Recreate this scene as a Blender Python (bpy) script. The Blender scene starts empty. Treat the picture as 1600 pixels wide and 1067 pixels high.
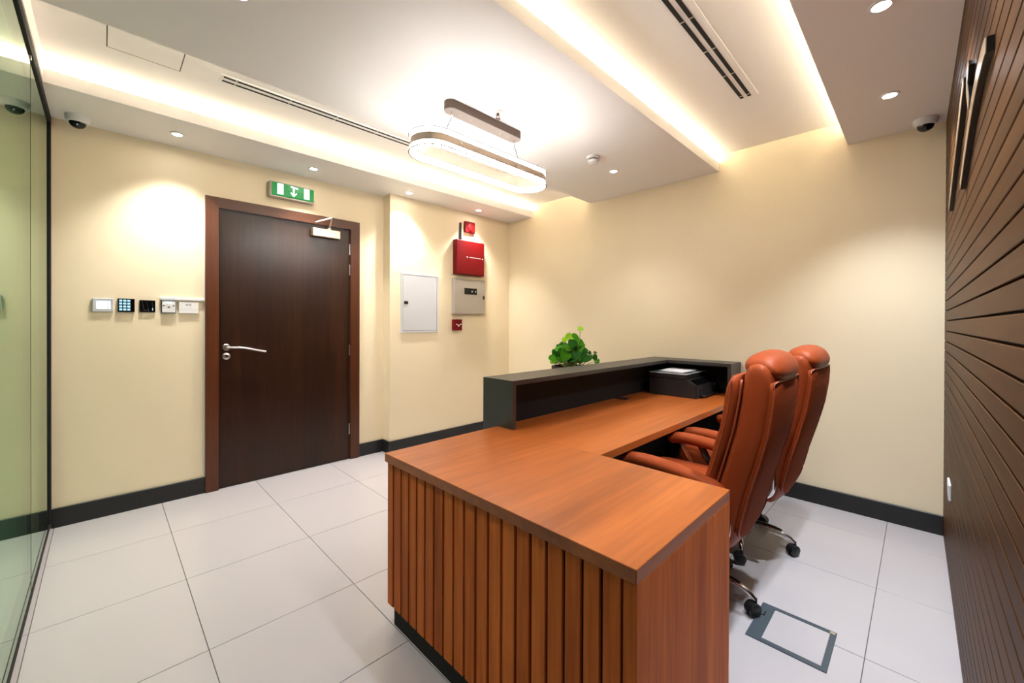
import bpy, bmesh, math, random
from math import sin, cos, pi, radians
from mathutils import Vector, Matrix
random.seed(7)
scene = bpy.context.scene
COL = scene.collection

# ------------------------------------------------------------------ camera
CAM = (-3.9019, -3.9506, 1.3299)
F_PX, CY = 638.187, 508.07
pan, pit, rol = radians(44.988), radians(-0.248), radians(0.206)
_f = Vector((sin(pan) * cos(pit), cos(pan) * cos(pit), sin(pit)))
_r0 = Vector((cos(pan), -sin(pan), 0)); _u0 = _r0.cross(_f)
_r = cos(rol) * _r0 + sin(rol) * _u0
_u = -sin(rol) * _r0 + cos(rol) * _u0
cd = bpy.data.cameras.new('camera')
cam = bpy.data.objects.new('camera', cd); COL.objects.link(cam)
cd.sensor_fit = 'HORIZONTAL'; cd.sensor_width = 36.0
cd.lens = F_PX * 36.0 / 1600.0
cd.shift_y = (CY - 533.5) / 1600.0
cd.clip_start = 0.02
cam.matrix_world = Matrix(((_r.x, _u.x, -_f.x, CAM[0]), (_r.y, _u.y, -_f.y, CAM[1]),
                           (_r.z, _u.z, -_f.z, CAM[2]), (0, 0, 0, 1)))
scene.camera = cam

# ------------------------------------------------------------------ world, exposure
w = bpy.data.worlds.new('world'); scene.world = w; w.use_nodes = True
w.node_tree.nodes['Background'].inputs[0].default_value = (0.9, 0.95, 1.0, 1)
w.node_tree.nodes['Background'].inputs[1].default_value = 0.15
scene.view_settings.view_transform = 'Standard'
scene.view_settings.look = 'None'
scene.view_settings.gamma = 1.0
scene.view_settings.use_curve_mapping = False
scene.view_settings.exposure = 2.58

# light levels used by the lamp builders further down
DOWN_W, DOWN_W_COOL = 17.5, 25.0
STRIP_E = 11.0
RING_E = 7.6

# ------------------------------------------------------------------ geometry constants (metres)
XB = -0.148            # cream wall on the right
XG = -4.18             # glass partition
YB = -0.137            # stepped-out part of the door wall
XSTEP = -1.845
ZT = 2.782             # raised ceiling
ZI = 2.644             # island and back soffit underside
ZR = 2.612             # soffit beside the wood wall
ZBASE = 0.124
def yw(x): return -4.058 + 0.0066 * (x - XB)     # face of the wood slat wall

# ------------------------------------------------------------------ materials
def newmat(name):
    m = bpy.data.materials.new(name); m.use_nodes = True
    return m, m.node_tree.nodes, m.node_tree.links, m.node_tree.nodes['Principled BSDF']

def srgb(r, g, b):
    def c(v):
        v /= 255.0
        return v / 12.92 if v <= 0.04045 else ((v + 0.055) / 1.055) ** 2.4
    return (c(r), c(g), c(b), 1.0)

def plain(name, col, rough=0.5, metal=0.0, var=0.06, scale=8.0, bump=0.0, bscale=200.0, spec=0.5, coat=0.0):
    m, N, L, P = newmat(name)
    tc = N.new('ShaderNodeTexCoord')
    ns = N.new('ShaderNodeTexNoise'); ns.inputs['Scale'].default_value = scale; ns.inputs['Detail'].default_value = 3
    L.new(tc.outputs['Object'], ns.inputs['Vector'])
    mx = N.new('ShaderNodeMixRGB'); mx.blend_type = 'MIX'
    a = [max(0, c * (1 - var)) for c in col[:3]] + [1]; b = [min(1, c * (1 + var)) for c in col[:3]] + [1]
    mx.inputs[1].default_value = a; mx.inputs[2].default_value = b
    L.new(ns.outputs['Fac'], mx.inputs[0]); L.new(mx.outputs[0], P.inputs['Base Color'])
    P.inputs['Roughness'].default_value = rough; P.inputs['Metallic'].default_value = metal
    P.inputs['Specular IOR Level'].default_value = spec
    P.inputs['Coat Weight'].default_value = coat
    if bump > 0:
        n2 = N.new('ShaderNodeTexNoise'); n2.inputs['Scale'].default_value = bscale; n2.inputs['Detail'].default_value = 2
        L.new(tc.outputs['Object'], n2.inputs['Vector'])
        bp = N.new('ShaderNodeBump'); bp.inputs['Strength'].default_value = bump; bp.inputs['Distance'].default_value = 0.002
        L.new(n2.outputs['Fac'], bp.inputs['Height']); L.new(bp.outputs[0], P.inputs['Normal'])
    return m

def wood(name, c1, c2, axis, rough=0.35, fine=60.0, coarse=3.5, per_obj=0.0, spec=0.5, c3=None):
    """grain stretched along the given axis, colour between c1 and c2"""
    m, N, L, P = newmat(name)
    tc = N.new('ShaderNodeTexCoord')
    geo = N.new('ShaderNodeNewGeometry')
    mp = N.new('ShaderNodeMapping'); sc = [1.0, 1.0, 1.0]; sc['xyz'.index(axis)] = 0.06
    mp.inputs['Scale'].default_value = sc
    oi = N.new('ShaderNodeObjectInfo')
    add = N.new('ShaderNodeVectorMath'); add.operation = 'MULTIPLY_ADD'
    cmb = N.new('ShaderNodeCombineXYZ')
    for i in range(3): L.new(oi.outputs['Random'], cmb.inputs[i])
    add.inputs[1].default_value = (7.0, 5.0, 9.0)
    L.new(cmb.outputs[0], add.inputs[0]); L.new(geo.outputs['Position'], add.inputs[2])
    L.new(add.outputs[0], mp.inputs['Vector'])
    n1 = N.new('ShaderNodeTexNoise'); n1.inputs['Scale'].default_value = coarse; n1.inputs['Detail'].default_value = 4; n1.inputs['Distortion'].default_value = 0.6
    n2 = N.new('ShaderNodeTexNoise'); n2.inputs['Scale'].default_value = fine; n2.inputs['Detail'].default_value = 3
    L.new(mp.outputs[0], n1.inputs['Vector']); L.new(mp.outputs[0], n2.inputs['Vector'])
    mth = N.new('ShaderNodeMath'); mth.operation = 'MULTIPLY_ADD'; mth.inputs[1].default_value = 0.45
    L.new(n2.outputs['Fac'], mth.inputs[0])
    half = N.new('ShaderNodeMath'); half.operation = 'MULTIPLY'; half.inputs[1].default_value = 0.75
    L.new(n1.outputs['Fac'], half.inputs[0]); L.new(half.outputs[0], mth.inputs[2])
    rv = N.new('ShaderNodeMath'); rv.operation = 'MULTIPLY_ADD'; rv.inputs[1].default_value = per_obj
    L.new(oi.outputs['Random'], rv.inputs[0]); L.new(mth.outputs[0], rv.inputs[2])
    sub = N.new('ShaderNodeMath'); sub.operation = 'SUBTRACT'; sub.inputs[1].default_value = per_obj * 0.5
    L.new(rv.outputs[0], sub.inputs[0])
    rp = N.new('ShaderNodeValToRGB')
    rp.color_ramp.elements[0].position = 0.36; rp.color_ramp.elements[0].color = c1
    rp.color_ramp.elements[1].position = 0.82; rp.color_ramp.elements[1].color = c2
    if c3:
        e = rp.color_ramp.elements.new(0.6); e.color = c3
    L.new(sub.outputs[0], rp.inputs[0]); L.new(rp.outputs[0], P.inputs['Base Color'])
    P.inputs['Roughness'].default_value = rough
    P.inputs['Specular IOR Level'].default_value = spec
    bp = N.new('ShaderNodeBump'); bp.inputs['Strength'].default_value = 0.08; bp.inputs['Distance'].default_value = 0.001
    L.new(n2.outputs['Fac'], bp.inputs['Height']); L.new(bp.outputs[0], P.inputs['Normal'])
    return m

def emit(name, col, strength, base=None):
    m, N, L, P = newmat(name)
    P.inputs['Base Color'].default_value = base or (0.9, 0.9, 0.9, 1)
    P.inputs['Emission Color'].default_value = col; P.inputs['Emission Strength'].default_value = strength
    P.inputs['Roughness'].default_value = 0.4
    return m

def leather(name, c1, c2, spec=0.2):
    m, N, L, P = newmat(name)
    tc = N.new('ShaderNodeTexCoord')
    ns = N.new('ShaderNodeTexNoise'); ns.inputs['Scale'].default_value = 6; ns.inputs['Detail'].default_value = 4
    L.new(tc.outputs['Object'], ns.inputs['Vector'])
    mx = N.new('ShaderNodeMixRGB'); mx.inputs[1].default_value = c1; mx.inputs[2].default_value = c2
    L.new(ns.outputs['Fac'], mx.inputs[0]); L.new(mx.outputs[0], P.inputs['Base Color'])
    vo = N.new('ShaderNodeTexVoronoi'); vo.inputs['Scale'].default_value = 260
    L.new(tc.outputs['Object'], vo.inputs['Vector'])
    n2 = N.new('ShaderNodeTexNoise'); n2.inputs['Scale'].default_value = 9; n2.inputs['Detail'].default_value = 2
    L.new(tc.outputs['Object'], n2.inputs['Vector'])
    ad = N.new('ShaderNodeMath'); ad.operation = 'MULTIPLY_ADD'; ad.inputs[1].default_value = 0.12
    L.new(vo.outputs['Distance'], ad.inputs[0]); L.new(n2.outputs['Fac'], ad.inputs[2])
    bp = N.new('ShaderNodeBump'); bp.inputs['Strength'].default_value = 0.25; bp.inputs['Distance'].default_value = 0.006
    L.new(ad.outputs[0], bp.inputs['Height']); L.new(bp.outputs[0], P.inputs['Normal'])
    P.inputs['Specular Tint'].default_value = (1.0, 0.62, 0.42, 1)
    P.inputs['Roughness'].default_value = 0.46 if spec > 0.1 else 0.7; P.inputs['Specular IOR Level'].default_value = spec
    return m

M = {}
M['wall'] = plain('cream wall paint', srgb(240, 224, 192), 0.55, var=0.025, scale=1.6, bump=0.05, bscale=90)
M['ceiling'] = plain('white ceiling paint', srgb(240, 237, 235), 0.7, var=0.015, scale=1.5)
M['tile'] = plain('off white porcelain tile', srgb(181, 175, 176), 0.22, var=0.02, scale=2.5, spec=0.45)
M['grout'] = plain('dark grout', srgb(96, 88, 82), 0.9, var=0.2, scale=30)
M['black'] = plain('black skirting laminate', srgb(30, 30, 31), 0.4, var=0.15, scale=12)
M['charcoal'] = plain('charcoal counter laminate', srgb(40, 40, 40), 0.4, var=0.1, scale=20, spec=1.0)
M['gapblack'] = plain('black backing board', srgb(14, 13, 13), 0.8, var=0.2, scale=20)
M['desk_top'] = wood('cherry laminate lengthwise', srgb(132, 66, 25), srgb(186, 104, 45), 'x', 0.33, fine=40, coarse=4.0, c3=srgb(162, 85, 34))
M['desk_side'] = wood('cherry laminate upright', srgb(160, 76, 33), srgb(226, 124, 56), 'z', 0.55, fine=60, coarse=9.0, per_obj=0.12, c3=srgb(198, 102, 44), spec=0.1)
M['door'] = wood('dark wenge veneer', srgb(32, 16, 8), srgb(62, 34, 19), 'z', 0.3, fine=70, coarse=5.0, c3=srgb(45, 24, 12), spec=0.4)
M['frame'] = wood('reddish brown stained timber', srgb(68, 32, 12), srgb(98, 50, 22), 'z', 0.32, fine=50, coarse=4)
M['frame_h'] = wood('reddish brown stained timber header', srgb(66, 31, 12), srgb(94, 48, 22), 'x', 0.32, fine=50, coarse=4)
M['slat'] = wood('brown wall slat timber', srgb(58, 34, 15), srgb(86, 54, 27), 'x', 0.45, fine=55, coarse=4, per_obj=0.1, c3=srgb(70, 43, 20), spec=0.08)
M['leather'] = leather('tan leather', srgb(132, 55, 24), srgb(153, 67, 33))
M['leather_dark'] = leather('tan leather back panel', srgb(134, 55, 22), srgb(152, 66, 30), 0.06)
M['piping'] = plain('tan leather piping', srgb(150, 66, 32), 0.45)
M['chrome'] = plain('polished chrome', (0.75, 0.75, 0.76, 1), 0.08, 1.0, var=0.02)
M['satin'] = plain('satin steel', srgb(205, 200, 195), 0.28, 1.0, var=0.03)
M['alu'] = plain('brushed aluminium', srgb(205, 190, 170), 0.38, 0.85, var=0.05, scale=40)
M['plastic_black'] = plain('black plastic', srgb(24, 24, 25), 0.35, var=0.15, scale=20)
M['printer'] = plain('black printer plastic', srgb(36, 36, 38), 0.45, var=0.08, scale=30, bump=0.05, bscale=400)
M['gloss_black'] = plain('glossy black plastic', srgb(12, 12, 13), 0.08, var=0.1)
M['white_plastic'] = plain('white plastic', srgb(232, 230, 228), 0.4, var=0.02)
M['grey_plastic'] = plain('pale grey plastic', srgb(196, 200, 206), 0.4, var=0.03)
M['white_metal'] = plain('white powder coat', srgb(205, 206, 210), 0.35, var=0.02)
M['grey_metal'] = plain('grey powder coat', srgb(166, 156, 142), 0.45, var=0.03, bump=0.06, bscale=300)
M['red_metal'] = plain('red enamel', srgb(112, 2, 6), 0.5, var=0.05, spec=0.25)
M['red_plastic'] = plain('red plastic', srgb(124, 4, 9), 0.5, var=0.05, spec=0.25)
M['print_white'] = plain('white print', srgb(240, 225, 225), 0.5)
M['slate'] = plain('slate grey plastic', srgb(62, 73, 80), 0.45, var=0.05, scale=30)
M['paper'] = plain('white paper', srgb(240, 240, 245), 0.6, var=0.01)
M['green'] = emit('green exit sign lens', srgb(0, 150, 66), 0.10, srgb(0, 100, 40))
M['sign_white'] = emit('exit sign white', (0.85, 1.0, 0.92, 1), 0.5)
M['screen'] = emit('white lit screen', (0.86, 0.95, 1.0, 1), 0.45)
M['key_blue'] = emit('pale blue lit key', srgb(150, 195, 215), 0.2, srgb(120, 160, 180))
M['screen_grey'] = emit('grey lcd', srgb(190, 205, 205), 0.15, srgb(180, 190, 190))
M['lens'] = emit('downlight lens', (1.0, 0.95, 0.9, 1), 16.0)
M['lens_cool'] = emit('cool downlight lens', (0.93, 0.95, 1.0, 1), 16.0)
M['strip'] = emit('warm led tape', (1.0, 0.86, 0.62, 1), STRIP_E)
M['ring'] = emit('white led diffuser', (1.0, 0.98, 0.95, 1), RING_E)
M['bronze'] = plain('brown anodised metal', srgb(96, 80, 70), 0.35, 0.6, var=0.04)
M['canopy_plate'] = plain('pale brushed plate', srgb(138, 126, 120), 0.45, 0.2, var=0.03)
M['band'] = plain('champagne ring band', srgb(190, 172, 155), 0.3, 0.7, var=0.03)
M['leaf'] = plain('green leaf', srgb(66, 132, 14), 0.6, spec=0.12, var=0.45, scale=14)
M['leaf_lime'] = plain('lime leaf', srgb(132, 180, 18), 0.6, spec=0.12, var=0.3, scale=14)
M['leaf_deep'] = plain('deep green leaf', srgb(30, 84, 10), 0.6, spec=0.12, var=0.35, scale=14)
M['stem'] = plain('pale green stem', srgb(150, 170, 90), 0.5)
M['pot'] = plain('dark brown planter', srgb(44, 30, 24), 0.5, var=0.2)
M['soil'] = plain('soil', srgb(40, 28, 20), 0.95, var=0.3, scale=60)
M['emblem_side'] = plain('black emblem edge', srgb(15, 14, 14), 0.2, var=0.1)
M['emblem_face'] = plain('champagne emblem face', srgb(180, 158, 130), 0.3, 0.6, var=0.05)
M['silver'] = plain('silver housing', srgb(178, 168, 156), 0.4, 0.4, var=0.05)
M['corr_wall'] = plain('corridor wall with green light mixed in', srgb(160, 196, 172), 0.7, var=0.02)  # greenish light seen through the glass is put into this wall colour

# clear glass with a green tint: fresnel mirror plus tinted see-through
def glass_mat(name, tint):
    m, N, L, P = newmat(name)
    N.remove(P)
    out = N['Material Output']
    lw = N.new('ShaderNodeLayerWeight'); lw.inputs[0].default_value = 0.5
    pw = N.new('ShaderNodeMath'); pw.operation = 'POWER'; pw.inputs[1].default_value = 4.0
    L.new(lw.outputs['Facing'], pw.inputs[0])
    fr = N.new('ShaderNodeMath'); fr.operation = 'MULTIPLY_ADD'; fr.inputs[1].default_value = 0.94; fr.inputs[2].default_value = 0.05
    L.new(pw.outputs[0], fr.inputs[0])
    tr = N.new('ShaderNodeBsdfTransparent'); tr.inputs[0].default_value = tint
    gl = N.new('ShaderNodeBsdfGlossy'); gl.inputs['Roughness'].default_value = 0.0
    gl.inputs['Color'].default_value = (0.80, 0.93, 0.80, 1)
    mx = N.new('ShaderNodeMixShader')
    L.new(fr.outputs[0], mx.inputs[0]); L.new(tr.outputs[0], mx.inputs[1]); L.new(gl.outputs[0], mx.inputs[2])
    L.new(mx.outputs[0], out.inputs[0])
    return m
M['glass'] = glass_mat('green tinted glass', (0.72, 0.86, 0.76, 1))
M['acrylic'] = glass_mat('clear acrylic', (0.96, 0.96, 0.96, 1))

# ------------------------------------------------------------------ mesh builder
def world_org(o):
    v = Vector((0, 0, 0))
    while o is not None:
        v += o.location; o = o.parent
    return v

class MB:
    def __init__(s): s.bm = bmesh.new()
    def box(s, x0, y0, z0, x1, y1, z1, bev=0.0, seg=1):
        x0, x1 = min(x0, x1), max(x0, x1); y0, y1 = min(y0, y1), max(y0, y1); z0, z1 = min(z0, z1), max(z0, z1)
        b = s.bm
        v = [b.verts.new(p) for p in ((x0, y0, z0), (x1, y0, z0), (x1, y1, z0), (x0, y1, z0), (x0, y0, z1), (x1, y0, z1), (x1, y1, z1), (x0, y1, z1))]
        fs = [b.faces.new([v[i] for i in q]) for q in ((3, 2, 1, 0), (4, 5, 6, 7), (0, 1, 5, 4), (1, 2, 6, 5), (2, 3, 7, 6), (3, 0, 4, 7))]
        if bev > 0:
            es = list({e for f in fs for e in f.edges})
            bmesh.ops.bevel(b, geom=es, offset=bev, segments=seg, profile=0.5, affect='EDGES')
        return s
    def prism(s, pts, mat4=None, h=0.01):
        """polygon pts (a,b) extruded by h along local z, placed by mat4"""
        mat4 = mat4 or Matrix()
        lo = [s.bm.verts.new(mat4 @ Vector((a, b, 0))) for a, b in pts]
        hi = [s.bm.verts.new(mat4 @ Vector((a, b, h))) for a, b in pts]
        n = len(pts)
        s.bm.faces.new(list(reversed(lo))); s.bm.faces.new(hi)
        for i in range(n): s.bm.faces.new((lo[i], lo[(i + 1) % n], hi[(i + 1) % n], hi[i]))
        return s
    def rings(s, rings, cap=True, closed=False):
        vs = [[s.bm.verts.new(p) for p in r] for r in rings]
        n = len(vs[0]); m = len(vs)
        for k in range(m if closed else m - 1):
            a, b = vs[k], vs[(k + 1) % m]
            for i in range(n):
                s.bm.faces.new((a[i], a[(i + 1) % n], b[(i + 1) % n], b[i]))
        if cap and not closed:
            s.bm.faces.new(list(reversed(vs[0]))); s.bm.faces.new(vs[-1])
        return s
    def lathe(s, prof, mat4=None, n=24):
        """prof: list of (radius, z)"""
        mat4 = mat4 or Matrix()
        return s.rings([[mat4 @ Vector((max(r, 1e-4) * cos(2 * pi * i / n), max(r, 1e-4) * sin(2 * pi * i / n), z)) for i in range(n)] for r, z in prof])
    def tube(s, path, rad, n=10, closed=False, flat=1.0, up=Vector((0, 0, 1))):
        path = [Vector(p) for p in path]; m = len(path)
        rs = []
        for k, p in enumerate(path):
            if closed: t = path[(k + 1) % m] - path[k - 1]
            else: t = path[min(k + 1, m - 1)] - path[max(k - 1, 0)]
            t.normalize()
            u = up if abs(t.dot(up)) < 0.97 else Vector((1, 0, 0))
            a = t.cross(u).normalized(); b = a.cross(t).normalized()
            r = rad[k] if isinstance(rad, (list, tuple)) else rad
            rs.append([p + a * (r * cos(2 * pi * i / n)) + b * (r * flat * sin(2 * pi * i / n)) for i in range(n)])
        return s.rings(rs, closed=closed)
    def obj(s, name, mat, parent=None, org=None, smooth=False, auto=None):
        bmesh.ops.recalc_face_normals(s.bm, faces=s.bm.faces[:])
        me = bpy.data.meshes.new(name)
        if org is not None: o_ = Vector(org)
        elif parent is not None: o_ = Vector((0, 0, 0))
        else:
            xs = [v.co for v in s.bm.verts]
            o_ = Vector(((min(v.x for v in xs) + max(v.x for v in xs)) / 2, (min(v.y for v in xs) + max(v.y for v in xs)) / 2, min(v.z for v in xs)))
        base = world_org(parent) if parent is not None else Vector((0, 0, 0))
        if parent is not None and org is None: off = base; loc = Vector((0, 0, 0))
        else: off = o_; loc = o_ - base
        for v in s.bm.verts: v.co -= off
        s.bm.to_mesh(me); s.bm.free()
        me.materials.append(mat if not isinstance(mat, str) else M[mat])
        if smooth:
            for p in me.polygons: p.use_smooth = True
            if auto:
                me.set_sharp_from_angle(angle=radians(auto))
        o = bpy.data.objects.new(name, me); COL.objects.link(o)
        o.location = loc
        if parent is not None: o.parent = parent
        return o

def empty(name, loc, label=None, cat=None, group=None):
    o = bpy.data.objects.new(name, None); COL.objects.link(o); o.location = loc
    o.empty_display_size = 0.1
    tag(o, label, cat, group); return o
def tag(o, label=None, cat=None, group=None, kind=None):
    if label: o['label'] = label
    if cat: o['category'] = cat
    if group: o['group'] = group
    if kind: o['kind'] = kind
    return o
def struct(o, label=None, cat=None): return tag(o, label, cat, None, 'structure')
def box(name, mat, x0, y0, z0, x1, y1, z1, parent=None, bev=0.0, seg=1):
    return MB().box(x0, y0, z0, x1, y1, z1, bev, seg).obj(name, mat, parent)
def smoothpath(pts, n=6, closed=False):
    """Catmull-Rom through pts"""
    pts = [Vector(p) for p in pts]; out = []; m = len(pts)
    for k in range(m if closed else m - 1):
        p0 = pts[k - 1] if (k > 0 or closed) else pts[k]
        p1 = pts[k]; p2 = pts[(k + 1) % m]
        p3 = pts[(k + 2) % m] if (closed or k + 2 < m) else p2
        for i in range(n):
            t = i / n
            out.append(0.5 * ((2 * p1) + (p2 - p0) * t + (2 * p0 - 5 * p1 + 4 * p2 - p3) * t * t + (3 * p1 - p0 - 3 * p2 + p3) * t ** 3))
    if not closed: out.append(pts[-1])
    return out
ROT_WALL = Matrix(((1, 0, 0, 0), (0, 0, -1, 0), (0, 1, 0, 0), (0, 0, 0, 1)))   # local x,y -> world x,z ; local z -> -y (towards the room)
def at_wall(x, y, z): return Matrix.Translation((x, y, z)) @ ROT_WALL
DOWN = Matrix.Rotation(pi, 4, 'X')

# ================================================================== STRUCTURE
# floor slab with one tile per piece
fl = box('floor', 'grout', XG - 0.02, -4.2, -0.06, XB + 0.1, 0.1, -0.004)
struct(fl, 'white porcelain tiled floor with thin dark joints', 'floor')
gx = [XG - 0.01, -4.129, -3.6, -3.0, -2.392, -1.757, -1.145, -0.505, XB + 0.0]
gy = [0.0, -0.614, -1.272, -1.916, -2.441, -3.19, -3.80, -4.12]
J = 0.0014
tile_mesh = {}
for i in range(len(gx) - 1):
    for j in range(len(gy) - 1):
        a0, a1 = gx[i] + J, gx[i + 1] - J
        b0, b1 = gy[j + 1] + J, gy[j] - J
        if a1 - a0 < 0.01: continue
        key = (round(a1 - a0, 3), round(b1 - b0, 3))
        c = ((a0 + a1) / 2, (b0 + b1) / 2, 0)
        if key in tile_mesh:
            t = bpy.data.objects.new('floor_tile', tile_mesh[key]); COL.objects.link(t); t.parent = fl; t.location = Vector(c) - fl.location
        else:
            t = MB().box(a0, b0, -0.02, a1, b1, 0.0, bev=0.0005).obj('floor_tile', 'tile', fl, org=c)
            tile_mesh[key] = t.data

# door wall (y = 0) with the opening for the door, stepped out at the right
DX0, DX1, DZ1 = -3.262, -2.196, 2.240     # clear opening
b = MB()
b.box(XG - 0.05, 0.0, 0, DX0, 0.14, 2.95); b.box(DX1, 0.0, 0, XSTEP + 0.01, 0.14, 2.95); b.box(DX0, 0.0, DZ1, DX1, 0.14, 2.95)
b.box(XSTEP, YB, 0, XB + 0.02, 0.14, 2.95)
struct(b.obj('wall_back', 'wall'), 'cream painted wall with the dark door and the fire panels', 'wall')
struct(box('wall_right', 'wall', XB, -4.25, 0, XB + 0.12, 0.14, 2.95), 'plain cream painted wall behind the reception desk', 'wall')

# skirting
T = 0.015
b = MB()
b.box(XG + 0.041, -T, 0, -3.346, 0, ZBASE, 0.002)
b.box(-2.112, -T, 0, XSTEP, 0, ZBASE, 0.002)
b.box(XSTEP - T, YB - T, 0, XSTEP, -T, ZBASE, 0.002)
b.box(XSTEP, YB - T, 0, XB - T, YB, ZBASE, 0.002)
struct(b.obj('baseboard_back', 'black'), 'black skirting board along the door wall', 'baseboard')
struct(box('baseboard_right', 'black', XB - T, yw(XB), 0, XB, YB, ZBASE, bev=0.002), 'black skirting board along the plain cream wall', 'baseboard')

# wood slat wall (slightly out of square), one slat per piece
WROT = math.atan(0.0066)
wf = MB().box(-4.4, -0.16, 0, 0.2, -0.016, 2.95).obj('wall_front', 'gapblack', None, org=(0, 0, 0))
wf.location = (XB, yw(XB), 0); wf.rotation_euler = (0, 0, WROT)
struct(wf, 'wall clad in horizontal brown wooden slats with dark grooves', 'wall')
PITCH = 0.0611
slat_me = None
k = 0
zz = 1.354 - 22 * PITCH
while zz < ZR + 0.1:
    lo, hi = zz + 0.0032, zz + PITCH - 0.0032
    if lo < 0.002: lo = 0.002
    if hi > lo + 0.01:
        if slat_me is None or abs((hi - lo) - (PITCH - 0.0064)) > 1e-4:
            o = MB().box(-4.3, -0.016, lo, -0.001, 0.0, hi, bev=0.0015).obj('slat', 'slat', None, org=(0, 0, lo))
            if abs((hi - lo) - (PITCH - 0.0064)) < 1e-4: slat_me = o.data
        else:
            o = bpy.data.objects.new('slat', slat_me); COL.objects.link(o)
        o.parent = wf; o.location = (0, 0, lo)
    zz += PITCH

# ceilings -----------------------------------------------------------
struct(box('ceiling', 'ceiling', XG - 0.05, -4.25, ZT, XB + 0.1, 0.14, ZT + 0.08), 'raised white ceiling behind the light coves', 'ceiling')
LIPH, LIPW = 0.076, 0.105
YS, YI0, YI1, YR = -0.546, -1.397, -2.714, -3.576
b = MB(); b.box(XG, YS, ZI, XB, 0.0, ZI + LIPH); b.box(XG, YS + LIPW, ZI + LIPH, XB, 0.0, ZT)
struct(b.obj('ceiling_soffit', 'ceiling'), 'lowered white soffit above the door wall', 'soffit')
b = MB(); b.box(-4.136, YI1, ZI, XB, YI0, ZI + LIPH); b.box(-4.136, YI1 + LIPW, ZI + LIPH, XB, YI0 - LIPW, ZT)
struct(b.obj('ceiling_island', 'ceiling'), 'lowered white ceiling island carrying the pendant lamp', 'ceiling')
b = MB(); b.box(XG, -4.2, ZR, XB, YR, ZR + LIPH + 0.03); b.box(XG, -4.2, ZR + LIPH + 0.03, XB, YR - LIPW, ZT)
struct(b.obj('ceiling_soffit', 'ceiling'), 'lowered white soffit beside the wooden slat wall', 'soffit')
struct(box('ceiling_soffit', 'ceiling', XG - 0.03, YR, ZI, -4.136, YS, ZT), 'narrow white soffit along the glass partition', 'soffit')

# led tapes lying in the coves
def strip(y, z, lab):
    o = box('led_strip', 'strip', -4.10, y - 0.006, z, XB - 0.02, y + 0.006, z + 0.004)
    tag(o, lab, 'led strip', 'led strips in the ceiling coves')
strip(YS + 0.075, ZI + LIPH, 'warm led strip in the cove above the door wall')
strip(YI0 - 0.075, ZI + LIPH, 'warm led strip on the island edge facing the door wall')
strip(YI1 + 0.075, ZI + LIPH, 'warm led strip on the island edge facing the wooden slat wall')
strip(YR - 0.075, ZR + LIPH + 0.03, 'warm led strip in the cove beside the wooden slat wall')

# space beyond the glass ------------------------------------------------
b = MB(); b.box(-6.4, -6.0, -0.06, XG - 0.02, 1.0, 0.0)
struct(b.obj('floor', 'tile'), 'pale floor beyond the glass partition', 'floor')
b = MB(); b.box(-6.4, 0.0, 0, XG - 0.05, 0.14, 2.95); b.box(-6.52, -6.0, 0, -6.4, 0.14, 2.95); b.box(-6.4, -6.1, 0, XG - 0.02, -6.0, 2.95)
struct(b.obj('wall_left', 'corr_wall'), 'pale wall of the space beyond the glass', 'wall')
struct(box('ceiling', 'ceiling', -6.4, -6.0, ZI, XG - 0.03, 0.0, ZI + 0.1), 'white ceiling beyond the glass partition', 'ceiling')

# door -------------------------------------------------------------------
dr = empty('door_1', ((DX0 + DX1) / 2, 0, 0)); struct(dr, 'dark brown wooden door in a reddish timber frame', 'door')
FY = -0.028
fm = at_wall(0, 0.13, 0)
MB().prism([(-3.344, 0), (-3.258, 0), (-3.258, 2.236), (-3.344, 2.3178)], fm, 0.13 - FY).obj('door_jamb', 'frame', dr)
MB().prism([(-2.198, 0), (-2.112, 0), (-2.112, 2.3178), (-2.198, 2.236)], fm, 0.13 - FY).obj('door_jamb', 'frame', dr)
MB().prism([(-3.2576, 2.236), (-2.1984, 2.236), (-2.1126, 2.318), (-3.3434, 2.318)], fm, 0.13 - FY).obj('door_header', 'frame_h', dr)
leaf = box('door_leaf', 'door', -3.253, 0.0, 0.008, -2.203, 0.045, 2.231, dr, bev=0.002)
for zc_ in (2.045, 1.845, 1.065, 0.295):
    MB().tube([(-2.2035, -0.006, zc_ - 0.052), (-2.2035, -0.006, zc_ + 0.052)], 0.007, 10).obj('hinge', 'satin', dr, smooth=True, auto=40)
lv = MB(); lv.lathe([(0.0, 0.0), (0.027, 0.0), (0.027, 0.008), (0.024, 0.011), (0.012, 0.011), (0.011, 0.045), (0.0, 0.047)], at_wall(-3.205, 0.0, 1.129), 24)
hd = lv.obj('handle_rose', 'satin', dr, smooth=True, auto=40)
pth = smoothpath([(-3.205, -0.045, 1.129), (-3.17, -0.05, 1.128), (-3.09, -0.052, 1.122), (-3.0, -0.052, 1.1), (-2.935, -0.05, 1.086)], 6)
MB().tube(pth, 0.0105, 12, flat=0.8).obj('lever', 'satin', hd, smooth=True, auto=60)
ky = MB().lathe([(0.0, 0.0), (0.027, 0.0), (0.027, 0.008), (0.023, 0.011), (0.0, 0.011)], at_wall(-3.205, 0.0, 1.058), 24).obj('key_escutcheon', 'satin', dr, smooth=True, auto=40)
MB().lathe([(0.0, 0.011), (0.009, 0.011), (0.009, 0.0125), (0.0, 0.0125)], at_wall(-3.205, 0.0, 1.062), 16).obj('keyhole', 'plastic_black', ky)
cl = box('door_closer', 'alu', -2.562, -0.06, 2.122, -2.314, -0.004, 2.195, dr, bev=0.004)
b = MB(); b.box(-2.424, -0.046, 2.195, -2.396, -0.02, 2.212, 0.002)
b.tube([(-2.41, -0.045, 2.212), (-2.405, -0.085, 2.30)], 0.0075, 8); b.tube([(-2.405, -0.085, 2.30), (-2.53, -0.034, 2.25)], 0.0075, 8)
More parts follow.
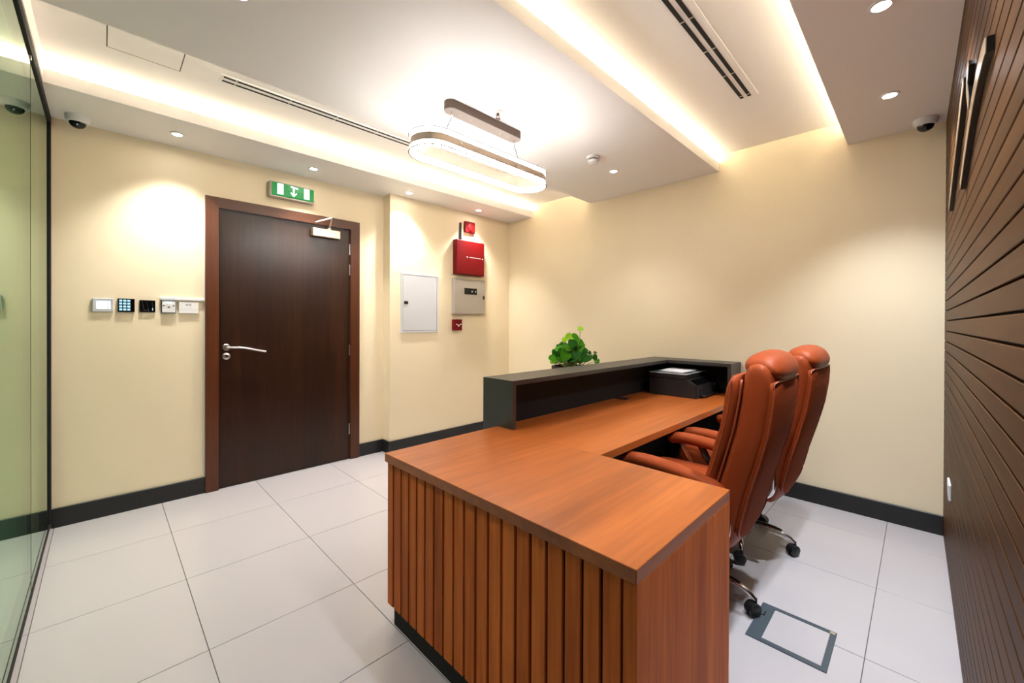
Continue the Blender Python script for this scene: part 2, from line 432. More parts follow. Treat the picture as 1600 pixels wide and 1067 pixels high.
b.obj('closer_arm', 'alu', cl, smooth=True, auto=40)
box('caulk_strip', 'white_plastic', -3.3485, -0.006, ZBASE, -3.3442, 0, 2.32, dr)

# ================================================================== GLASS PARTITION
gp = empty('glass_partition', (XG, -2.0, 0), 'full height green tinted glass partition in slim black rails', 'partition')
ys_ = [-0.05, -0.955, -2.10, -3.25, -4.04]
for k in range(4):
    box('glass_pane', 'glass', XG + 0.020, ys_[k + 1] + 0.003, 0.03, XG + 0.032, ys_[k] - 0.003, ZI - 0.045, gp)
for k in range(1, 4):
    box('joint_seal', 'gapblack', XG + 0.0195, ys_[k] - 0.0029, 0.03, XG + 0.0326, ys_[k] + 0.0029, ZI - 0.045, gp)
box('floor_channel', 'gapblack', XG - 0.01, -4.06, 0.0, XG + 0.0335, 0.0, 0.04, gp, bev=0.002)
box('top_rail', 'gapblack', XG - 0.01, -4.06, ZI - 0.05, XG + 0.040, 0.0, ZI, gp, bev=0.002)
box('end_post', 'gapblack', XG - 0.01, -0.055, 0.045, XG + 0.040, 0.0, ZI - 0.05, gp, bev=0.002)
box('pane_clip', 'satin', XG + 0.016, ys_[1] - 0.006, ZI - 0.072, XG + 0.036, ys_[1] + 0.006, ZI - 0.05, gp, bev=0.002)

# ================================================================== RECEPTION DESK
ZK = 0.75; KX0, KX1, KY0, KY1 = -3.015, -2.365, -3.481, -2.262
RUNY = -2.952
desk = empty('reception_desk', (-2.2, -2.7, 0), 'L shaped cherry wood reception desk with slatted front and charcoal raised counter', 'desk')
box('return_top', 'desk_top', KX0, KY0, ZK - 0.038, KX1 + 0.016, KY1, ZK, desk, bev=0.0015)
box('run_top', 'desk_top', KX1 + 0.0172, RUNY, ZK - 0.038, XB - 0.016, KY1, ZK - 0.0006, desk, bev=0.0015)
box('end_panel', 'desk_side', KX0 + 0.002, KY0, 0.0, KX1 + 0.016, KY0 + 0.036, ZK - 0.0385, desk, bev=0.001)
box('end_panel', 'desk_side', KX0 + 0.012, KY1 - 0.036, 0.082, KX0 + 0.5, KY1 - 0.014, ZK - 0.0385, desk, bev=0.001)
box('backing_board', 'gapblack', KX0 + 0.0185, KY0 + 0.036, 0.086, KX0 + 0.052, KY1 - 0.036, ZK - 0.0385, desk)
box('plinth', 'gapblack', KX0 + 0.020, KY0 + 0.036, 0.0, KX0 + 0.036, KY1 - 0.052, 0.084, desk, bev=0.001)
box('plinth', 'gapblack', KX0 + 0.036, KY1 - 0.07, 0.0, KX0 + 0.5, KY1 - 0.052, 0.084, desk, bev=0.001)
gaps = [-2.326, -2.391, -2.453, -2.513, -2.573, -2.635, -2.696, -2.758, -2.82, -2.883, -2.947, -3.01, -3.073, -3.135, -3.197, -3.259, -3.32, -3.379, -3.44]
ed = [KY1 - 0.014] + gaps + [KY0 + 0.036]
G = 0.0054
for k in range(len(ed) - 1):
    a = ed[k] - (G if k > 0 else 0); c = ed[k + 1] + (G if k < len(ed) - 2 else 0)
    box('slat', 'desk_side', KX0 + 0.008, c, 0.082, KX0 + 0.018, a, ZK - 0.0385, desk, bev=0.001)
# raised counter: shelf, end boards, back boards (open towards the seats)
CZ = 1.016; CX0 = -2.328; CY1, CY0 = -2.140, -2.384; CXE = XB - 0.004; CIX = -0.40; CYE = -2.895
b = MB(); b.prism([(CX0, CY0), (CIX, CY0), (CIX, CYE), (CXE, CYE), (CXE, CY1), (CX0, CY1)], Matrix.Translation((0, 0, CZ - 0.026)), 0.026)
b.obj('counter_shelf', 'charcoal', desk)
yzrot = Matrix(((0, 0, 1, 0), (1, 0, 0, 0), (0, 1, 0, 0), (0, 0, 0, 1)))      # local x->y, y->z, extrude -> +x
MB().prism([(CY0, ZK), (KY1 + 0.001, ZK), (KY1 + 0.001, 0), (CY1, 0), (CY1, CZ - 0.026), (CY0, CZ - 0.026)], Matrix.Translation((CX0, 0, 0)) @ yzrot, 0.026).obj('counter_end_board', 'charcoal', desk)
box('counter_end_board', 'charcoal', CIX, CYE, ZK, CXE, CYE + 0.026, CZ - 0.026, desk, bev=0.001)
box('counter_back_board', 'gapblack', CX0 + 0.026, KY1 + 0.002, 0.0, CXE, CY1 - 0.001, CZ - 0.026, desk)
box('counter_back_board', 'gapblack', CXE - 0.018, CYE + 0.026, ZK, CXE, KY1, CZ - 0.026, desk)
box('modesty_panel', 'gapblack', KX1 + 0.02, KY1 - 0.03, 0.05, XB - 0.02, KY1 - 0.012, ZK - 0.04, desk)
box('support_leg', 'gapblack', -0.22, RUNY + 0.05, 0.0, -0.20, KY1 - 0.04, ZK - 0.04, desk)
gm = box('cable_cover', 'plastic_black', -1.09, -2.365, ZK, -1.02, -2.275, ZK + 0.003, desk, bev=0.001)
box('cable_slot', 'satin', -1.03, -2.36, ZK + 0.003, -1.022, -2.28, ZK + 0.006, gm)

# ================================================================== PRINTER + PAPER
pr = empty('printer', (-0.47, -2.54, ZK), 'black desktop inkjet printer on the desk under the counter shelf', 'printer')
PX0, PX1, PY0, PY1 = -0.665, -0.245, -2.73, -2.345
yzrot = Matrix(((0, 0, 1, 0), (1, 0, 0, 0), (0, 1, 0, 0), (0, 0, 0, 1)))      # local x->y, y->z, extrude -> +x
b = MB(); b.prism([(PY0, ZK + 0.0), (PY0, ZK + 0.098), (PY0 + 0.07, ZK + 0.138), (PY1, ZK + 0.138), (PY1, ZK + 0.0)], Matrix.Translation((PX0, 0, 0)) @ yzrot, PX1 - PX0)
bmesh.ops.bevel(b.bm, geom=b.bm.edges[:], offset=0.006, segments=2, affect='EDGES')
b.obj('body', 'printer', pr)
box('scanner_lid', 'printer', PX0 + 0.002, PY0 + 0.085, ZK + 0.139, PX1 - 0.002, PY1, ZK + 0.178, pr, bev=0.006, seg=2)
box('lid_rim', 'grey_plastic', PX0 - 0.002, PY0 + 0.08, ZK + 0.1785, PX1 + 0.002, PY1 + 0.002, ZK + 0.183, pr, bev=0.001)
box('lid_plate', 'slate', PX0 + 0.006, PY0 + 0.088, ZK + 0.183, PX1 - 0.006, PY1 - 0.008, ZK + 0.1842, pr)
rot = Matrix.Translation((0, PY0 - 0.0005, ZK + 0.0985)) @ Matrix.Rotation(math.atan2(0.04, 0.07), 4, 'X')
b = MB(); b.prism([(PX0 + 0.03, 0.008), (PX1 - 0.03, 0.008), (PX1 - 0.03, 0.07), (PX0 + 0.03, 0.07)], rot, 0.003)
b.obj('control_panel', 'gloss_black', pr)
box('output_slot', 'gapblack', PX0 + 0.05, PY0 - 0.002, ZK + 0.02, PX1 - 0.05, PY0 + 0.02, ZK + 0.07, pr)
box('paper_tray', 'plastic_black', PX0 + 0.06, PY0 - 0.035, ZK + 0.012, PX1 - 0.06, PY0 + 0.02, ZK + 0.02, pr, bev=0.002)
MB().lathe([(0.0, 0.0), (0.008, 0.0), (0.007, 0.003), (0, 0.0035)], at_wall(PX1 - 0.035, PY0 - 0.0, ZK + 0.08), 14).obj('power_button', 'satin', pr)
ps = MB()
for q in range(4):
    m4 = Matrix.Translation((-0.445 + 0.004 * q, -2.5 + 0.003 * (q % 2), ZK + 0.1846 + 0.0022 * q)) @ Matrix.Rotation(radians(3 * q - 4), 4, 'Z')
    ps.prism([(-0.145, -0.105), (0.145, -0.105), (0.145, 0.105), (-0.145, 0.105)], m4, 0.0018)
tag(ps.obj('paper_stack', 'paper'), 'few loose white paper sheets lying on the printer lid', 'paper')

# ================================================================== OFFICE CHAIRS
def sup(n, a, b_, e, cx, cy, z):
    out = []
    for i in range(n):
        t = 2 * pi * i / n
        c, s_ = cos(t), sin(t)
        out.append(Vector((cx + a * math.copysign(abs(c) ** (2 / e), c), cy + b_ * math.copysign(abs(s_) ** (2 / e), s_), z)))
    return out
def lerp_tab(tab, z):
    for k in range(len(tab) - 1):
        if tab[k][0] <= z <= tab[k + 1][0]:
            t = (z - tab[k][0]) / (tab[k + 1][0] - tab[k][0])
            return [tab[k][i] + (tab[k + 1][i] - tab[k][i]) * t for i in range(1, len(tab[k]))]
    return tab[-1][1:] if z > tab[-1][0] else tab[0][1:]

def make_chair(loc, label):
    ch = empty('office_chair', (0, 0, 0), label, 'chair', 'tan leather office chairs behind the desk')
    # star base
    hub = MB().lathe([(0.0, 0.075), (0.042, 0.075), (0.046, 0.1), (0.046, 0.125), (0.03, 0.135), (0.0, 0.135)], None, 24).obj('base_hub', 'plastic_black', ch, smooth=True, auto=40)
    for k in range(5):
        a = radians(-90 + 72 * k + CH_ROT)
        d = Vector((cos(a), sin(a), 0))
        pts = [d * r + Vector((0, 0, z)) for r, z in ((0.03, 0.112), (0.11, 0.122), (0.2, 0.118), (0.275, 0.098), (0.31, 0.07))]
        pth = smoothpath(pts, 5)
        n = len(pth); rad = [0.020 - 0.009 * i / (n - 1) for i in range(n)]
        lg = MB().tube(pth, rad, 12, flat=0.8).obj('base_leg', 'chrome', ch, smooth=True, auto=60)
        b = MB()
        pa = [p + Vector((0, 0, 0.0125)) for p in pth[2:14]]
        b.tube(pa, 0.0095, 8, flat=0.75); b.obj('leg_cover', 'plastic_black', lg, smooth=True, auto=60)
        b = MB()
        ca = a + radians(55 + 40 * (k % 3)); side = Vector((-sin(ca), cos(ca), 0)); fw = Vector((cos(ca), sin(ca), 0))
        c = d * 0.31 + Vector((0, 0, 0.029)) - fw * 0.012
        for sg in (-1, 1):
            ctr = c + side * (0.0145 * sg)
            m4 = Matrix(((fw.x, 0, side.x, ctr.x), (fw.y, 0, side.y, ctr.y), (0, 1, 0, ctr.z), (0, 0, 0, 1)))
            b.lathe([(0.0, -0.009), (0.024, -0.009), (0.0285, -0.006), (0.0285, 0.006), (0.024, 0.009), (0.0, 0.009)], m4, 20)
        hood = [(0.031 * cos(t), 0.031 * sin(t)) for t in [radians(x) for x in range(-10, 171, 15)]]
        m4 = Matrix(((fw.x, 0, side.x, c.x - side.x * 0.02), (fw.y, 0, side.y, c.y - side.y * 0.02), (0, 1, 0, c.z + 0.002), (0, 0, 0, 1)))
        b.prism(hood, m4, 0.04)
        b.tube([d * 0.31 + Vector((0, 0, 0.045)), d * 0.31 + Vector((0, 0, 0.078))], 0.009, 8)
        b.obj('caster', 'plastic_black', lg, smooth=True, auto=35)
    b = MB().lathe([(0.0, 0.12), (0.03, 0.12), (0.03, 0.28), (0.024, 0.28), (0.024, 0.41), (0.0, 0.41)], None, 20)
    b.obj('gas_lift', 'plastic_black', ch, smooth=True, auto=40)
    box('tilt_mechanism', 'plastic_black', -0.09, -0.17, 0.395, 0.09, 0.14, 0.44, ch, bev=0.006)
    MB().tube([(0.08, 0.02, 0.415), (0.26, 0.03, 0.41), (0.30, 0.035, 0.412)], 0.006, 8).obj('tilt_lever', 'plastic_black', ch, smooth=True)
    # seat
    R = []
    for z, sx, sy, cy in ((0.435, 0.20, 0.20, 0.02), (0.442, 0.245, 0.245, 0.02), (0.465, 0.262, 0.262, 0.02), (0.50, 0.266, 0.268, 0.02), (0.535, 0.262, 0.262, 0.018), (0.555, 0.245, 0.245, 0.012), (0.562, 0.19, 0.19, 0.01)):
        R.append(sup(40, sx, sy, 4.5, 0, cy, z))
    st = MB().rings(R).obj('seat', 'leather', ch, smooth=True)
    MB().tube([v for v in sup(48, 0.268, 0.27, 4.5, 0, 0.02, 0.475)], 0.005, 6, closed=True).obj('seat_piping', 'piping', st, smooth=True)
    # backrest shell : z, centre y, half thickness, half width
    tab = [(0.335, -0.222, 0.012, 0.12), (0.345, -0.224, 0.03, 0.175), (0.37, -0.232, 0.045, 0.212), (0.42, -0.240, 0.056, 0.236), (0.50, -0.252, 0.062, 0.242), (0.62, -0.276, 0.066, 0.246), (0.75, -0.312, 0.067, 0.247),
           (0.88, -0.345, 0.066, 0.248), (1.0, -0.364, 0.064, 0.248), (1.08, -0.371, 0.062, 0.246), (1.12, -0.372, 0.058, 0.243), (1.145, -0.372, 0.05, 0.238), (1.160, -0.371, 0.036, 0.231), (1.168, -0.370, 0.015, 0.21)]
    zs_ = [t[0] for t in tab]
    ZL = []
    for k in range(len(zs_) - 1):
        nn = max(1, int((zs_[k + 1] - zs_[k]) / 0.03))
        ZL += [zs_[k] + (zs_[k + 1] - zs_[k]) * i / nn for i in range(nn)]
    ZL.append(zs_[-1])
    R = []
    for z in ZL:
        cy, ht, hw = lerp_tab(tab, z)
        R.append(sup(52, hw, ht, 4.2, 0, cy, z))
    sh = MB().rings(R).obj('backrest', 'leather', ch, smooth=True)
    # flat leather panel on the rear with a piped seam
    tb2 = []
    R = []
    for z in [0.37 + 0.725 * i / 24 for i in range(25)]:
        cy, ht, hw = lerp_tab(tab, z)
        e = min(1.0, (z - 0.36) / 0.09) ** 0.5 * min(1.0, (1.125 - z) / 0.03) ** 0.4
        wv = (hw - 0.016) * max(0.25, e) if z < 0.46 else (hw - 0.014) * (0.93 + 0.07 * min(1, (1.125 - z) / 0.05))
        yr = cy - ht
        R.append([Vector((wv, yr + 0.016, z)), Vector((wv * 0.97, yr + 0.002, z)), Vector((wv * 0.6, yr - 0.006, z)), Vector((0, yr - 0.009, z)), Vector((-wv * 0.6, yr - 0.006, z)), Vector((-wv * 0.97, yr + 0.002, z)), Vector((-wv, yr + 0.016, z))])
    pn = MB().rings(R).obj('rear_panel', 'leather_dark', sh, smooth=True)
    left = [r[5] + Vector((0, -0.001, 0)) for r in R]; right = [r[1] + Vector((0, -0.001, 0)) for r in R]
    top = [left[-1] + (right[-1] - left[-1]) * (i / 8) + Vector((0, -0.009 * sin(pi * i / 8), 0.003)) for i in range(1, 8)]
    MB().tube(left + top + list(reversed(right)), 0.0048, 8, closed=True).obj('rear_piping', 'piping', sh, smooth=True)
    # side seams in front of the shell
    for sg in (-1, 1):
        sp = []
        for z in [0.40 + 0.70 * i / 22 for i in range(23)]:
            cy, ht, hw = lerp_tab(tab, z); sp.append((sg * (hw - 0.020), cy + ht * 0.93, z))
        MB().tube(sp, 0.005, 8).obj('side_piping', 'piping', sh, smooth=True)
    # front cushion pad
    R = []
    N_ = 26
    for i in range(N_ + 1):
        z = 0.50 + 0.61 * i / N_
        cy, ht, hw = lerp_tab(tab, z)
        e = min(1.0, (i + 0.4) / 2.0, (N_ - i + 0.4) / 2.0)
        lump = 1.0 + 0.16 * sin(3 * pi * (i / N_)) ** 2
        R.append(sup(40, (hw - 0.012) * (0.92 + 0.08 * e), 0.034 * (0.35 + 0.65 * e) * lump, 3.0, 0, cy + ht + 0.030, z))
    pad = MB().rings(R).obj('front_cushion', 'leather', ch, smooth=True)
    sp = [r[0] for r in R[1:-1]]
    spl = [Vector((-p.x, p.y, p.z)) for p in sp]
    MB().tube(sp, 0.0045, 6).obj('cushion_piping', 'piping', pad, smooth=True)
    MB().tube(spl, 0.0045, 6).obj('cushion_piping', 'piping', pad, smooth=True)
    # head roll
    R = []
    for i in range(33):
        x = -0.208 + 0.416 * i / 32
        e = max(0.0, 1 - abs(x / 0.2085) ** 3.0) ** 0.5
        e = 0.18 + 0.82 * e
        cyy, czz, ry, rz = -0.378, 1.147, 0.074 * (0.5 + 0.5 * e), 0.066 * e
        R.append([Vector((x, cyy + ry * math.copysign(abs(cos(t)) ** 0.8, cos(t)) + 0.012 * sin(t), czz + rz * sin(t) + 0.004 * sin(14 * x) * max(0, sin(t)))) for t in [2 * pi * j / 32 for j in range(32)]])
    MB().rings(R).obj('head_roll', 'leather', ch, smooth=True)
    # arms
    for sg in (-1, 1):
        X = sg * 0.262
        pp = smoothpath([(X, -0.262, 0.625), (X, -0.20, 0.640), (X, -0.08, 0.664), (X, 0.06, 0.676), (X, 0.155, 0.672), (X, 0.21, 0.655)], 6)
        n = len(pp); rad = []
        for i in range(n):
            t = i / (n - 1); rad.append(0.040 * min(1.0, 0.55 + 3.0 * t) * (1.0 if t < 0.9 else max(0.25, (1 - (t - 0.9) / 0.1) ** 0.5)))
        arm = MB().tube(pp, rad, 16, flat=0.78).obj('arm_pad', 'leather', ch, smooth=True)
        fr = smoothpath([(X, 0.135, 0.645), (X, 0.06, 0.52), (X, -0.02, 0.44), (X, -0.12, 0.40), (X, -0.21, 0.395), (X, -0.262, 0.43), (X, -0.272, 0.50), (X, -0.262, 0.57), (X, -0.245, 0.625)], 6)
        MB().tube(fr, 0.016, 10, flat=0.55, up=Vector((1, 0, 0))).obj('arm_frame', 'chrome', ch, smooth=True)
        MB().tube(smoothpath([(X, 0.02, 0.655), (X, -0.045, 0.53), (X, -0.085, 0.425)], 6), 0.013, 8).obj('arm_strut', 'plastic_black', ch, smooth=True)
        box('arm_bracket', 'plastic_black', min(X, X * 0.3), -0.12, 0.405, max(X, X * 0.3), -0.06, 0.43, ch, bev=0.003)
    return ch
CH_ROT = -5.0
chair_a = make_chair((0, 0, 0), 'tan leather high back office chair nearest the slatted desk end')
def copy_tree(o, parent=None):
    c = o.copy(); COL.objects.link(c); c.parent = parent
    for k in list(o.children): copy_tree(k, c)
    return c
chair_b = copy_tree(chair_a)
chair_b['label'] = 'tan leather high back office chair farther away, beside the plain cream wall'
chair_a.location = (-1.805, -3.112, 0)
for k in chair_a.children:
    if k.name.startswith('base_leg'): k.rotation_euler = (0, 0, radians(7))
chair_b.location = (-1.110, -3.135, 0); chair_b.rotation_euler = (0, 0, radians(-2))
for k in chair_b.children:
    if k.name.startswith('base_leg'): k.rotation_euler = (0, 0, radians(12))

# ================================================================== PLANT
pl = empty('potted_plant', (-1.05, -1.82, 0), 'leafy green plant in a dark planter behind the charcoal counter', 'plant')
c0 = Vector((-1.05, -1.82, 0))
b = MB().lathe([(0.0, 0.0), (0.11, 0.0), (0.125, 0.02), (0.16, 0.93), (0.168, 0.945), (0.168, 0.965), (0.15, 0.965), (0.146, 0.93), (0.0, 0.93)], Matrix.Translation(c0), 28)
b.obj('planter', 'pot', pl, smooth=True, auto=40)
MB().lathe([(0.0, 0.93), (0.145, 0.93), (0.13, 0.94), (0.0, 0.945)], Matrix.Translation(c0), 20).obj('soil', 'soil', pl)
rx = Vector((cos(pan), -sin(pan), 0))      # sideways spread as the photo shows it: plant is wide and low with one tall shoot
def leaf_at(p, size, nrm, roll, mat):
    n = Vector(nrm).normalized(); a = n.orthogonal().normalized(); bb = n.cross(a)
    a, bb = a * cos(roll) + bb * sin(roll), bb * cos(roll) - a * sin(roll)
    prof = [(0.0, -0.35), (0.28, -0.52), (0.5, -0.38), (0.56, -0.05), (0.42, 0.28), (0.2, 0.5), (0.0, 0.62)]
    pts = prof + [(-x, y) for x, y in reversed(prof[1:-1])]
    bm = MB(); v = []; v2 = []
    for x, y in pts:
        q = p + (a * x + bb * y) * size + n * (0.22 * size * abs(x) - 0.15 * size * y * y)
        v.append(bm.bm.verts.new(q)); v2.append(bm.bm.verts.new(q - n * 0.0012))
    ctr = bm.bm.verts.new(p); ctr2 = bm.bm.verts.new(p - n * 0.0012)
    m_ = len(v)
    for i in range(m_):
        bm.bm.faces.new((v[i], v[(i + 1) % m_], ctr)); bm.bm.faces.new((v2[(i + 1) % m_], v2[i], ctr2))
        bm.bm.faces.new((v[i], v2[i], v2[(i + 1) % m_], v[(i + 1) % m_]))
    return bm.obj('leaf', mat, pl, smooth=True, auto=50)
rng = random.Random(11)
stems = []
def shoot(dx, dy, z, size, mat, nrm=None):
    p = c0 + Vector((dx, dy, z))
    root = c0 + Vector((dx * 0.25, dy * 0.25, 0.94))
    mid = (p + root) / 2 + Vector((dx * 0.2, dy * 0.2, 0.03))
    MB().tube(smoothpath([root, mid, p + Vector((0, 0, -0.004))], 5), 0.0028, 6).obj('stem', 'stem', pl, smooth=True)
    n = nrm or (-0.6 + rng.uniform(-0.5, 0.5), -0.7 + rng.uniform(-0.5, 0.5), 0.55 + rng.uniform(-0.2, 0.5))
    leaf_at(p, size, n, rng.uniform(0, 6.28), mat)
shoot(0.05, -0.06, 1.285, 0.048, 'leaf_lime')
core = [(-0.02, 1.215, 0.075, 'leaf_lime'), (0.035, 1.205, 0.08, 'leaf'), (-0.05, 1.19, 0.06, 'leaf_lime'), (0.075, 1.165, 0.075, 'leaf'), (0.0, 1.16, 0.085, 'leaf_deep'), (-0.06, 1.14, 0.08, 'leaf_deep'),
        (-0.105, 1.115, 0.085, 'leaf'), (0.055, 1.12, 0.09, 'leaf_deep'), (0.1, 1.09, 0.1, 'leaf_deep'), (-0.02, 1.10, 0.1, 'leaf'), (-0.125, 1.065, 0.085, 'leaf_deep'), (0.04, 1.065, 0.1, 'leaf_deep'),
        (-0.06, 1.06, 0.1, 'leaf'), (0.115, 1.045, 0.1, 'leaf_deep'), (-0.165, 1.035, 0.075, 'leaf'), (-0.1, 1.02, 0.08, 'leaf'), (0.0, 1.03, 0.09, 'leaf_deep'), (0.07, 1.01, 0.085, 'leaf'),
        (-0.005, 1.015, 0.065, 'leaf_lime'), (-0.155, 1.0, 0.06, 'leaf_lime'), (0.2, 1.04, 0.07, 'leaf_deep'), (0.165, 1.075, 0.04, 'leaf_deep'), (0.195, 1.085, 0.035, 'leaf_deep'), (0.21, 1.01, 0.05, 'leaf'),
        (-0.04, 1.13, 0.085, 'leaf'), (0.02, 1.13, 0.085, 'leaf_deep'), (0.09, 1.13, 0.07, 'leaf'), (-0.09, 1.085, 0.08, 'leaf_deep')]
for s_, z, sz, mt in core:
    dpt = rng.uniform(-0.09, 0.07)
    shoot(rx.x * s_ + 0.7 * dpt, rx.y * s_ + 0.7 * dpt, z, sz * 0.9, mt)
for k in range(14):
    a = rng.uniform(0, 6.28); r = rng.uniform(0.05, 0.14)
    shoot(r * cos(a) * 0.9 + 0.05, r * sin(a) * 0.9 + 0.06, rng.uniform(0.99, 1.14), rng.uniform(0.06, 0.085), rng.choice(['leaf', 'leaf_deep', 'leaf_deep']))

# ================================================================== CEILING FIXTURES
def downlight(x, y, z, lab, watt, col, lens, size=100, lr=0.025, on=True):
    d = empty('downlight', (x, y, z), lab, 'downlight', 'recessed ceiling downlights')
    MB().lathe([(lr, 0.0005), (lr + 0.003, 0.006), (lr + 0.014, 0.005), (lr + 0.016, 0.0), (lr + 0.013, 0.0), (lr, 0.0)][::-1], Matrix.Translation((x, y, z)) @ DOWN, 28).obj('trim_ring', 'white_plastic', d, smooth=True, auto=40)
    MB().lathe([(0.0, 0.001), (lr, 0.001), (lr, 0.0045), (0.0, 0.005)], Matrix.Translation((x, y, z)) @ DOWN, 24).obj('lens', lens, d, smooth=True, auto=40)
    if not on: return d
    l = bpy.data.lights.new('downlight_lamp', 'SPOT'); l.energy = watt; l.color = col
    l.spot_size = radians(size); l.spot_blend = 1.0; l.shadow_soft_size = 0.03
    lo = bpy.data.objects.new('downlight_lamp', l); COL.objects.link(lo); lo.parent = d; lo.location = (0, 0, -0.02)
    return d
WARM = (1.0, 0.975, 0.94); COOL = (0.86, 0.92, 1.0)
downlight(-3.538, -0.275, ZI, 'small downlight in the soffit nearest the glass partition', DOWN_W, WARM, 'lens')
downlight(-2.636, -0.285, ZI, 'small downlight in the soffit above the exit sign', DOWN_W, WARM, 'lens')
downlight(-1.726, -0.300, ZI, 'small downlight in the soffit above the white electrical panel', DOWN_W, WARM, 'lens')
downlight(-0.822, -0.315, ZI, 'small downlight in the soffit above the red alarm box', DOWN_W, WARM, 'lens')
downlight(-0.801, -2.079, ZI, 'small downlight in the ceiling island beside the smoke detector', DOWN_W * 0.45, WARM, 'lens')
downlight(-3.516, -2.02, ZI, 'small downlight in the ceiling island at the top edge of the photo', DOWN_W * 0.8, WARM, 'lens')
downlight(-1.694, -3.832, ZR, 'downlight in the soffit beside the wooden wall, nearest the photo top edge', DOWN_W_COOL, COOL, 'lens_cool', lr=0.028)
downlight(-0.800, -3.821, ZR, 'downlight in the soffit beside the wooden wall, nearest the dome camera', DOWN_W_COOL, COOL, 'lens_cool', lr=0.028)
downlight(-2.590, -3.840, ZR, 'downlight in the soffit beside the wooden wall, outside the top of the photo', DOWN_W_COOL, COOL, 'lens_cool', lr=0.028)
downlight(-5.2, -1.2, ZI, 'added unseen downlight brightening the space beyond the glass partition', 30, (1.0, 0.94, 0.92), 'lens_cool')  # added lamp, source unseen, brightens the view through the glass

def dome(x, y, z, lab):
    d = empty('security_camera', (x, y, z), lab, 'camera', 'ceiling dome cameras')
    T4 = Matrix.Translation((x, y, z)) @ DOWN
    MB().lathe([(0.0, 0.0), (0.058, 0.0), (0.059, 0.004), (0.057, 0.022), (0.052, 0.037), (0.041, 0.041), (0.041, 0.038), (0.0, 0.038)], T4, 36).obj('housing', 'white_plastic', d, smooth=True, auto=40)
    MB().lathe([(0.0405, 0.038)] + [(0.0395 * cos(t), 0.041 + 0.034 * sin(t)) for t in [radians(a) for a in range(0, 91, 10)]], T4, 32).obj('dome_cover', 'gloss_black', d, smooth=True)
    MB().box(x - 0.004, y - 0.0425, z - 0.066, x + 0.004, y - 0.034, z - 0.058, 0.002).obj('camera_eye', 'grey_plastic', d)
dome(-4.020, -0.125, ZI, 'white dome camera with black eye on the soffit beside the glass partition')
dome(-0.275, -3.965, ZR, 'white dome camera with black eye on the soffit beside the wooden wall')

sd = empty('smoke_detector', (-1.175, -2.12, ZI), 'white round smoke detector on the ceiling island', 'smoke detector')
T4 = Matrix.Translation((-1.175, -2.12, ZI)) @ DOWN
MB().lathe([(0.0, 0.0), (0.052, 0.0), (0.052, 0.014), (0.046, 0.02), (0.0, 0.02)], T4, 32).obj('mount', 'white_plastic', sd, smooth=True, auto=40)
MB().lathe([(0.0, 0.018), (0.036, 0.018), (0.036, 0.026), (0.043, 0.028), (0.045, 0.036), (0.036, 0.05), (0.015, 0.054), (0.0, 0.054)], T4, 32).obj('sensor_head', 'white_plastic', sd, smooth=True, auto=40)
MB().lathe([(0.0, 0.0205), (0.0375, 0.0205), (0.0375, 0.0255), (0.0, 0.0255)], T4, 28).obj('vent_gap', 'gapblack', sd)

sp = empty('sprinkler', (-2.168, -2.085, ZI), 'small chrome fire sprinkler behind the pendant lamp canopy', 'sprinkler')
T4 = Matrix.Translation((-2.168, -2.085, ZI)) @ DOWN
MB().lathe([(0.0, 0.0), (0.034, 0.0), (0.03, 0.006), (0.016, 0.01), (0.0, 0.01)], T4, 24).obj('escutcheon', 'white_plastic', sp, smooth=True, auto=40)
b = MB(); b.lathe([(0.0, 0.008), (0.009, 0.008), (0.009, 0.022), (0.0, 0.022)], T4, 12)
for sg in (-1, 1): b.tube(smoothpath([(-2.168 + sg * 0.007, -2.085, ZI - 0.018), (-2.168 + sg * 0.013, -2.085, ZI - 0.03), (-2.168 + sg * 0.004, -2.085, ZI - 0.043)], 4), 0.0024, 6)
b.obj('frame_arms', 'bronze', sp, smooth=True, auto=40)
MB().lathe([(0.0, 0.043), (0.017, 0.043), (0.017, 0.0448), (0.0, 0.0448)], T4, 16).obj('deflector', 'bronze', sp)

# slot diffusers in the raised ceiling
def slotdiff(x0, x1, ya, yb_, ws, lab, flange=0.03):
    d = empty('slot_diffuser', ((x0 + x1) / 2, (ya + yb_) / 2, ZT), lab, 'air vent', 'linear ceiling air vents')
    lo, hi = min(ya, yb_), max(ya, yb_)
    box('flange', 'ceiling', x0 - 0.015, lo - ws / 2 - flange, ZT - 0.003, x1 + 0.015, hi + ws / 2 + flange, ZT, d)
    for y in (ya, yb_):
        s_ = box('slot', 'gapblack', x0, y - ws / 2, ZT - 0.0045, x1, y + ws / 2, ZT - 0.0028, d)
        n = 0; xx = x0 + 0.06
        while xx < x1:
            box('blade_clip', 'satin', xx, y - ws / 2, ZT - 0.0052, xx + 0.008, y + ws / 2, ZT - 0.0044, s_); xx += 0.30
slotdiff(-3.40, -1.5, -1.036, -0.987, 0.017, 'long black twin slot air vent in the ceiling before the door wall', 0.012)
slotdiff(-3.2, -1.005, -3.133, -3.176, 0.020, 'long black twin slot air vent in the ceiling above the chairs', 0.036)
ap = empty('access_panel', (-3.74, -1.06, ZT), 'flush white access hatch in the raised ceiling', 'access panel')
box('shadow_gap', 'grout', -3.892, -1.217, ZT - 0.0006, -3.587, -0.9095, ZT, ap)
box('hatch', 'ceiling', -3.887, -1.212, ZT - 0.0011, -3.592, -0.915, ZT - 0.0005, ap)

